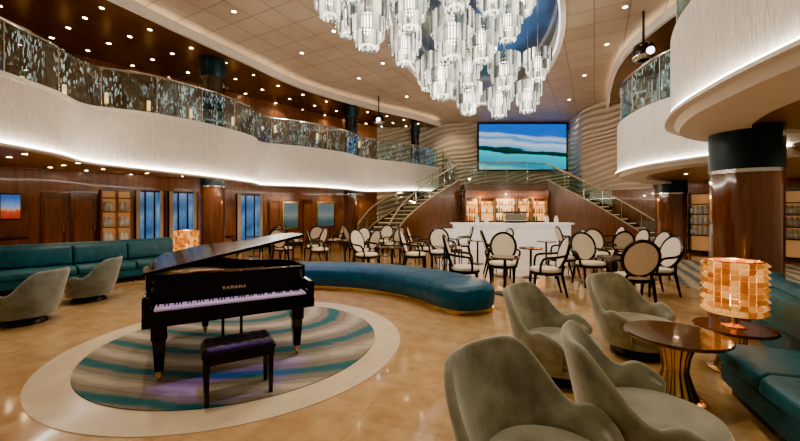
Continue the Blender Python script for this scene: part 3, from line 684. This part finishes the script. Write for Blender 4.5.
# ---------------------------------------------------------------- tables and lamps
def ptable(x,y,r,h,label):
    t=thing('round_table',label,'table',(x,y,0))
    Geo().lathe([(0,h-.03),(r-.015,h-.03),(r,h-.015),(r-.01,h),(0,h)],n=48).obj('table_top',tabletop_m,t)
    Geo().lathe([(.16,.03),(.13,.10),(.09,.25),(.10,.36),(.15,h-.03)],n=72,flute=.07,nf=16).obj('fluted_pedestal',brass_m,t,sharp=80)
    Geo().lathe([(0,0),(.21,0),(.21,.02),(.16,.035),(0,.035)],n=40).obj('base',brass_m,t)
    return t
ptable(2.36,3.05,.38,.56,'round dark walnut side table on a fluted gold pedestal')
ptable(3.36,3.58,.33,.45,'round dark walnut side table holding the amber lamp')
ptable(-5.2,8.65,.35,.55,'round dark side table holding an amber lamp')
def amber_lamp(x,y,z,r,h,label,zl=.14):
    t=thing('table_lamp',label,'lamp',(x,y,z))
    Geo().lathe([(0,0),(.1,0),(.1,.012),(.03,.03),(.022,.06),(.022,zl+.03),(0,zl+.03)],n=28).obj('base',brass_m,t)
    g=Geo()
    for zz in(zl,zl+h):
        g.tube([(r*.96*math.cos(a*math.pi/16),r*.96*math.sin(a*math.pi/16),zz) for a in range(32)],.008,6,True)
    for a in range(3):
        c_,s_=r*.95*math.cos(a*2.09),r*.95*math.sin(a*2.09); g.cyl((0,0,zl+.005),(c_,s_,zl+.005),.005,n=6); g.cyl((c_,s_,zl),(c_,s_,zl+h),.005,n=6)
    g.obj('shade_frame',brass_m,t)
    rows=9; cols=22; g=Geo()
    for j in range(rows):
        for k in range(cols):
            a=2*math.pi*k/cols; zc=zl+h*(j+.5)/rows
            c=(r*math.cos(a),r*math.sin(a),zc)
            w=math.pi*r/cols*.94; hh=h/rows*.49
            ux,uy=-math.sin(a),math.cos(a); nx,ny=math.cos(a),math.sin(a)
            pp=((-1,-1),(1,-1),(1,1),(-1,1))
            vs=[(c[0]+ux*w*p,c[1]+uy*w*p,c[2]+hh*q) for p,q in pp]
            vs+=[(c[0]+nx*.036,c[1]+ny*.036,c[2])]
            g.add(vs,[(0,1,4),(1,2,4),(2,3,4),(3,0,4)])
    g.obj('glass_shade',amber_m,t,smooth=False)
    Geo().lathe([(0,zl+.05),(.03,zl+.06),(.045,zl+.11),(.035,zl+.17),(0,zl+.19)],n=16).obj('bulb',emit('amber_bulb',(1,.65,.3),12),t)
    point(x,y,z+zl+h*.6,9,(1,.5,.18),.04)
amber_lamp(3.36,3.58,.45,.23,.52,'table lamp with amber faceted glass drum shade')
amber_lamp(-5.2,8.65,.55,.25,.50,'table lamp with amber faceted glass drum shade by the sofa',.1)
spot(3.4,2.7,2.79,25,60,WARM,.03,.8,(3.36,3.58,.9))

# ---------------------------------------------------------------- dining armchairs
dc=thing('dining_armchair','black framed armchair with cream oval back and seat','chair',(0,0,0),group='oval-backed cream dining armchairs')
g=Geo(); g.lathe([(0,.40),(.25,.40),(.265,.43),(.25,.465),(.15,.48),(0,.485)],n=24,sx=1.0,sy=.95); g.obj('seat',cream_m,dc)
g=Geo(); g.lathe([(.255,.36),(.275,.375),(.275,.41),(.255,.42)],n=24,sx=1,sy=.95); g.obj('seat_frame',ebony_m,dc)
def orc(rx,rz,k,n): 
    a=2*math.pi*k/n; z=.735+rz*math.sin(a); return (rx*math.cos(a),.22+.14*(z-.5)/.45,z)
bo=Geo().tube([orc(.242,.272,k,28) for k in range(28)],.027,8,True).obj('backrest',ebony_m,dc)
vs=[(0,.265,.735),(0,.32,.735)]; fs=[]; n=24
for k in range(n):
    p=orc(.22,.25,k,n); vs+=[(p[0],p[1]-.018,p[2]),(p[0],p[1]+.018,p[2])]
for k in range(n):
    j=(k+1)%n; fs+=[(0,2+2*k,2+2*j),(1,3+2*j,3+2*k),(2+2*k,3+2*k,3+2*j,2+2*j)]
Geo().add(vs,fs).obj('back_pad',cream_m,bo)
for sx in(-1,1):
    Geo().tube([(sx*.22,-.20,.40),(sx*.21,-.215,.2),(sx*.205,-.22,0)],[.028,.023,.016]).obj('leg',ebony_m,dc)
    Geo().tube([(sx*.14,.27,.52),(sx*.19,.22,.40),(sx*.20,.26,.2),(sx*.20,.31,0)],[.020,.028,.023,.016]).obj('leg',ebony_m,dc)
    Geo().tube(cr([(sx*.225,.27,.70),(sx*.30,.14,.68),(sx*.315,-.03,.665),(sx*.31,-.10,.63),(sx*.275,-.13,.52),(sx*.25,-.13,.41)],4),.022).obj('armrest',ebony_m,dc)
TB=[(2.05,6.95,[-8,168,80]),(4.15,6.95,[-3,180,90,262]),(3.2,8.7,[5,172]),(5.3,8.7,[0,160,85]),(1.15,9.2,[15,165,90]),
    (-5.3,12.9,[330,60,200]),(-3.6,12.0,[350,170,260]),(-1.7,11.0,[190,330,60]),(.0,10.9,[10,150]),(-.9,13.2,[200,320,70]),(1.4,12.6,[0,180]),(2.4,11.0,[160,20]),(4.4,10.7,[5,160]),(6.3,10.8,[0,145,262]),(-3.4,14.3,[20,200,290]),(-.2,8.95,[20,150]),(6.9,12.9,[180,0])]
heads=[]
ct=None; fc=True
for tx,ty,angs in TB:
    if ct is None:
        ct=thing('cafe_table','small round dark cafe table on a slim pedestal','table',(tx,ty,0),group='small cafe tables')
        Geo().lathe([(0,.70),(.28,.70),(.29,.715),(.28,.73),(0,.73)],n=32).obj('table_top',tabletop_m,ct)
        Geo().cyl((0,0,.02),(0,0,.70),.03).obj('pedestal',dark_m,ct)
        Geo().lathe([(0,0),(.2,0),(.2,.015),(.03,.04),(0,.04)],n=24).obj('base',dark_m,ct)
    else: dup(ct,(tx,ty))
    for a in angs:
        ar=math.radians(a+random.uniform(-4,4)); d=.77; px,py=tx+d*math.cos(ar),ty+d*math.sin(ar); rz=face(-math.cos(ar),-math.sin(ar))+random.uniform(-.12,.12)
        if any(math.hypot(px-q[0],py-q[1])<.82 for q in heads): continue
        if math.hypot(px-CX,py-CY)<4.12: continue
        heads.append((px,py)); cs=1.12 if ty<9.5 else 1.06
        if fc: dc.location=(px,py,0); dc.rotation_euler[2]=rz; dc.scale=(cs,)*3; fc=False
        else: dup(dc,(px,py),rz,(cs,)*3)

# ---------------------------------------------------------------- bar, landing, stairs
bc=thing('bar_counter','long white bar counter with pale top before the back bar','bar counter')
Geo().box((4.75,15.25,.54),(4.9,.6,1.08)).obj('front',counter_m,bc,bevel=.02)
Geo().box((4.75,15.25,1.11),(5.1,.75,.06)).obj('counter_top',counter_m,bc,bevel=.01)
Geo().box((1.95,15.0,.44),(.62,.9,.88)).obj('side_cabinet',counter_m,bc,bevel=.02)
g=Geo(); g.box((5.2,19.0,2.85),(4.0,2.8,.3)); g.obj('stair_landing',stringer_m,label='wood-faced stair landing above the bar',category='landing')
bb=thing('back_bar','back bar shelving with amber backlit panel and bottles','bar shelf')
Geo().box((5.2,17.72,1.35),(4.2,.08,2.7)).obj('back_panel',stringer_m,bb)
for x in(3.55,4.3,6.1,6.85): Geo().box((x,17.66,1.65),(.62,.03,.95)).obj('lit_panel',glow_m,bb)
Geo().box((5.2,17.66,1.75),(.9,.03,1.1)).obj('lit_panel',emit('bright_amber_niche',(1,.62,.28),1.9),bb)
for z in(1.15,1.55,1.95): Geo().box((5.2,17.5,z),(4.0,.3,.03)).obj('shelf',tabletop_m,bb)
for x in(3.2,3.92,4.66,5.74,6.48,7.2): Geo().box((x,17.5,1.35),(.07,.32,2.6)).obj('upright',stringer_m,bb)
Geo().box((5.2,17.45,2.45),(4.06,.4,.4)).obj('canopy',stringer_m,bb,bevel=.01)
Geo().box((5.2,17.4,.5),(4.0,.5,.95)).obj('cabinet',walnut_m,bb,bevel=.01)
bm_=[M('green_bottle_glass',(.03,.15,.05),.1),M('clear_spirit_glass',(.75,.75,.7),.1),M('amber_bottle_glass',(.4,.16,.03),.1)]
protos=[]
for i,mm in enumerate(bm_):
    b=Geo().lathe([(0,0),(.042,0),(.045,.02),(.045,.19),(.016,.24),(.014,.30),(0,.30)],n=10).obj('bottle',mm,label='%s liquor bottle on the back bar shelf'%['green','clear','amber'][i],category='bottle',group='bottles on the back bar'); protos.append([b,True])
for z in(1.165,1.565,1.965):
    for k in range(32):
        x=3.3+k*.122
        if min(abs(x-q) for q in(3.92,4.66,5.74,6.48,7.2))<.08 or random.random()<.25: continue
        p=random.choice(protos)
        if p[1]: o=p[0]; p[1]=False
        else: o=p[0].copy(); COL.objects.link(o)
        o.location=(x,17.46+random.uniform(-.04,.04),z); s=random.uniform(.7,.92) if z>1.9 else random.uniform(.8,1.15); o.scale=(s,s,s)
em=thing('espresso_machine','chrome espresso machine on the bar counter','coffee machine',(4.9,15.25,1.14))
Geo().box((0,0,.24),(.9,.45,.32)).obj('body',chrome_m,em,bevel=.03)
Geo().box((0,0,.46),(.94,.48,.06)).obj('cup_warmer',dark_m,em,bevel=.01)
for x in(-.2,.2):
    Geo().cyl((x,-.26,.12),(x,-.26,.2),.03).obj('group_head',chrome_m,em)
Geo().box((0,0,.035),(.86,.46,.07)).obj('drip_tray',dark_m,em,bevel=.01)
for x in(3.3,3.7,6.3,6.7): 
    j=Geo().lathe([(0,0),(.07,0),(.09,.05),(.08,.2),(.05,.26),(.055,.3),(0,.3)],n=16).obj('glass_jar',bm_[1],loc=(x,15.25,1.14),label='clear glass jar on the bar counter',category='jar',group='jars on the bar counter')
for x in(3.9,5.2,6.5): point(x,16.95,2.2,48,(1,.52,.2),.06)
point(3.5,14.4,2.6,55,(1,.82,.62),.04); point(6,14.4,2.6,55,(1,.82,.62),.04)

def stair(path,z0,z1,width,side,label,n=16):
    t=thing('staircase',label,'staircase'); L=resample(cr(path,8),.01)
    m=len(L)-1
    def P(f):
        i=min(m,max(0,int(round(f*m)))); return L[i]
    def Nn(f):
        a=P(max(0,f-.03));b=P(min(1,f+.03)); dx,dy=b[0]-a[0],b[1]-a[1]; l=math.hypot(dx,dy); return (-dy/l*side,dx/l*side)
    rise=(z1-z0)/n; g=Geo(); gs=Geo()
    for i in range(n):
        a=P(i/n);b=P((i+1)/n);na=Nn(i/n);nb=Nn((i+1)/n)
        pl=[a,b,(b[0]+nb[0]*width,b[1]+nb[1]*width),(a[0]+na[0]*width,a[1]+na[1]*width)]
        g.prism(pl,z0+rise*i-.06 if z0>1 else z0+rise*max(0,i-1.2),z0+rise*(i+1))
        q0=(a[0]+na[0]*.05,a[1]+na[1]*.05);q1=(a[0]+na[0]*(width-.05),a[1]+na[1]*(width-.05))
        gs.sweep([q0,q1],[(-.012,z0+rise*(i+1)-.035),(-.012,z0+rise*(i+1)-.01),(.004,z0+rise*(i+1)-.01),(.004,z0+rise*(i+1)-.035)])
    g.obj('steps',stepd_m,t,smooth=False); gs.obj('step_lights',stepl_m,t,smooth=False)
    for off in(-.04,width+.04):
        line=[]
        for i in range(25):
            f=i/24; p=P(f); q=Nn(f); line.append((p[0]+q[0]*off,p[1]+q[1]*off,z0+(z1-z0)*f))
        Geo().sweep(line,lambda i:[(-.03,(-line[i][2] if z0<1 else -.3)),(-.03,.22),(.03,.22),(.03,(-line[i][2] if z0<1 else -.3))]).obj('stringer',stringer_m,t,smooth=False)
        Geo().tube([(p[0],p[1],p[2]+.24) for p in line],.028).obj('edge_trim',stair_m,t)
        for i in range(0,24,4):
            Geo().sheet(line[i:i+5],.25,1.03).obj('glass_panel',clear_m,t)
            Geo().cyl((line[i][0],line[i][1],line[i][2]+.2),(line[i][0],line[i][1],line[i][2]+1.08),.016).obj('post',chrome_m,t)
        Geo().tube([(p[0],p[1],p[2]+1.08) for p in line],.032).obj('handrail',stair_m,t)
    return t
stair([(-.5,14.6),(.2,16.2),(1.4,17.3),(3.0,17.9)],0,3.0,1.35,1,'curving staircase flight with glass sides rising to the landing')
stair([(10.3,13.9),(9.7,15.5),(8.8,16.9),(7.35,17.9)],0,3.0,1.35,-1,'curving staircase flight with glass sides and wood stringer')
stair([(3.1,19.45),(2.75,19.45),(2.3,19.5)],3.0,4.0,.9,-1,'short upper stair flight to the balcony',6)
railing([(3.2,17.6),(4.2,17.35),(5.2,17.27),(6.2,17.35),(7.2,17.6)],3.0,4.0,1.0,clear_m,'curved glass railing across the stair landing')
# screen
sc_=thing('video_screen','large wall screen showing a tropical beach with turquoise sea','screen',(7.05,20.5,5.35))
Geo().box((0,0,0),(5.2,.1,2.78)).obj('bezel',dark_m,sc_)
Geo().box((0,-.06,0),(5.0,.02,2.6)).obj('display',screen_m,sc_,smooth=False)

# ---------------------------------------------------------------- left wall fittings
la=math.atan2(LW1[1]-LW0[1],LW1[0]-LW0[0])
def onwall(u,off): return wp(u,LW0,LW1,off)
def at(u0,u1,off=.02):
    p=onwall(u0,off);q=onwall(u1,off); return ((p[0]+q[0])/2,(p[1]+q[1])/2),math.dist(p,q)
for i,(a,b) in enumerate(((40,66),(70,97),(268,279),(302,312))):
    c,w=at(a,b,.03); d=thing('door_%d'%(i+1),'panelled walnut door','door',(c[0],c[1],0),la); d['kind']='structure'
    Geo().box((0,0,1.1),(w,.05,2.2)).obj('door_leaf',mahog_m,d,bevel=.01)
    Geo().box((0,-.035,1.1),(w*.7,.02,1.8)).obj('door_panel',walnut_m,d,bevel=.008)
    Geo().cyl((w*.4,-.07,1.0),(w*.4,-.07,1.2),.012).obj('door_handle',chrome_m,d)
for i,(a,b) in enumerate(((135,163),(168,196),(236,262))):
    c,w=at(a,b,.03); d=thing('window_%d'%(i+1),'tall window with dusk sea view','window',(c[0],c[1],0),la); d['kind']='structure'
    Geo().box((0,0,1.35),(w,.03,1.9)).obj('pane',win_m,d,smooth=False)
    g=Geo()
    for x in(-w/2,-w/6,w/6,w/2): g.box((x,-.03,1.35),(.05,.05,1.95))
    for z in(.38,2.32): g.box((0,-.03,z),(w+.05,.05,.06))
    g.obj('frame',ebony_m,d)
    cw=w*.12
    for sx in(-1,1):
        pts=[(sx*(w/2-.02)-sx*k*cw/12,-.09+.03*(k%2)) for k in range(13)]
        Geo().sweep(pts,[(0,.15),(0,2.35),(.005,2.35),(.005,.15)]).obj('curtain',cream_m,d)
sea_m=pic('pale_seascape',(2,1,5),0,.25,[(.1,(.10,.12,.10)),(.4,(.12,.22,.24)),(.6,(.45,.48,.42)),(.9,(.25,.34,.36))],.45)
for i,(a,b) in enumerate(((282,298),(316,334))):
    c,w=at(a,b,.05); d=thing('picture_frame','framed pale seascape picture on the wood wall','picture',(c[0],c[1],1.45),la)
    Geo().box((0,0,0),(w,.04,1.3)).obj('frame',brass_m,d,bevel=.01)
    Geo().box((0,-.025,0),(w*.86,.01,1.14)).obj('canvas',sea_m,d)
c,w=at(100,130,.2); d=thing('display_cabinet','open display cabinet with lit shelves and ornaments','cabinet',(c[0],c[1],0),la)
glowd_m=emit('dim_amber_back_panel',(1,.46,.15),.22)
Geo().box((0,.12,1.15),(w,.04,2.3)).obj('back_panel',glowd_m,d)
for x in(-w/2,0,w/2): Geo().box((x,0,1.15),(.05,.32,2.3)).obj('side_panel',walnut_m,d)
for z in(.05,.6,1.1,1.6,2.05,2.3): Geo().box((0,0,z),(w,.32,.04)).obj('shelf',walnut_m,d)
vz=None
for z in(.62,1.12,1.62):
    for x in(-.36,-.22,.15,.3):
        lx=c[0]+math.cos(la)*x*w; ly_=c[1]+math.sin(la)*x*w
        if vz is None: vz=Geo().lathe([(0,0),(.05,0),(.1,.1),(.09,.2),(.04,.28),(.05,.33),(0,.33)],n=16).obj('vase',bm_[1],label='small ceramic ornament vase on a lit shelf',category='vase',group='ornaments in the display cabinet'); o=vz
        else: o=vz.copy(); COL.objects.link(o)
        o.location=(lx,ly_,z)
c,w=at(0,21,.06); d=thing('television','wall television showing a red and blue sunset picture','television',(c[0],c[1],1.75),la)
Geo().box((0,0,0),(w,.06,.75)).obj('bezel',dark_m,d,bevel=.01)
Geo().box((0,-.035,0),(w*.93,.01,.67)).obj('display',tv_m,d)
c,w=at(0,28,.35); d=thing('console_table','dark wood console table against the wall','console table',(c[0],c[1],0),la)
Geo().box((0,0,.88),(w,.5,.06)).obj('table_top',tabletop_m,d,bevel=.01)
Geo().box((0,0,.43),(w*.92,.42,.82)).obj('body',walnut_m,d,bevel=.01)
us=None
for u in range(-20,400,42):
    c=onwall(u,.06); 
    if us is None:
        us=thing('added_wall_sconce','slim amber lit wall sconce added on the upper deck wall','wall lamp',(c[0],c[1],5.3),la,group='added upper deck wall sconces')  # sconces put in as extra lit features on the upper wall
        Geo().box((0,.02,0),(.12,.04,.45)).obj('back_plate',brass_m,us,bevel=.005)
        Geo().lathe([(0,-.16),(.05,-.16),(.05,.16),(0,.16)],c=(0,-.06,0),n=16).obj('shade',emit('sconce_glow',(1,.6,.26),2.2),us)
    else: dup(us,(c[0],c[1],5.3),la)
# right wall fittings
ra=math.atan2(RW1[1]-RW0[1],RW1[0]-RW0[0])
for a,b in((691,716),(785,812)):
    p=wp(a,RW0,RW1,.12); q=wp(b,RW0,RW1,.12); w=math.dist(p,q); c=((p[0]+q[0])/2,(p[1]+q[1])/2)
    d=thing('display_cabinet','lit shop display cabinet with goods on shelves','cabinet',(c[0],c[1],0),ra)
    Geo().box((0,.1,1.2),(w,.03,2.2)).obj('back_panel',glowd_m,d)
    Geo().box((-w/2,0,1.2),(.06,.24,2.3)).obj('side_panel',ebony_m,d); Geo().box((w/2,0,1.2),(.06,.24,2.3)).obj('side_panel',ebony_m,d)
    for z in(.1,.7,1.1,1.5,1.9,2.3): Geo().box((0,0,z),(w,.24,.04)).obj('shelf',ebony_m,d)
    for z in(.72,1.12,1.52):
        for k in range(5):
            x=(-.4+.2*k)*w; o=vz.copy(); COL.objects.link(o); o.location=(c[0]+math.cos(ra)*x,c[1]+math.sin(ra)*x,z); o['label']='small ornament in the shop display'; o['group']='ornaments in the shop displays'
# violet stage spots
VI=(.36,.12,1)
spot(-.4,1.6,6.79,850,13,VI,.04,.4,(-1.6,3.5,.7)); spot(-4.4,5.5,6.79,380,20,VI,.04,.6,(-2.6,7.0,0)); spot(-1.0,8.8,6.79,450,24,VI,.04,.6,(-1.4,6.7,0)); spot(-2.6,4.5,6.79,160,26,VI,.04,.6,(-1.7,5.2,0))

# ---------------------------------------------------------------- world + camera
w=bpy.data.worlds.new('world'); S.world=w; w.use_nodes=True
nt=w.node_tree; bg=nt.nodes['Background']; bg.inputs[0].default_value=(1,.74,.48,1); bg.inputs[1].default_value=.28
cam=bpy.data.cameras.new('camera'); co=bpy.data.objects.new('camera',cam); COL.objects.link(co)
co.location=(0,0,CAMH); co.rotation_euler=(math.radians(90),0,0); cam.lens=16; cam.sensor_width=36; cam.shift_y=-8.5/800; cam.clip_end=200; cam.clip_start=.05
S.camera=co
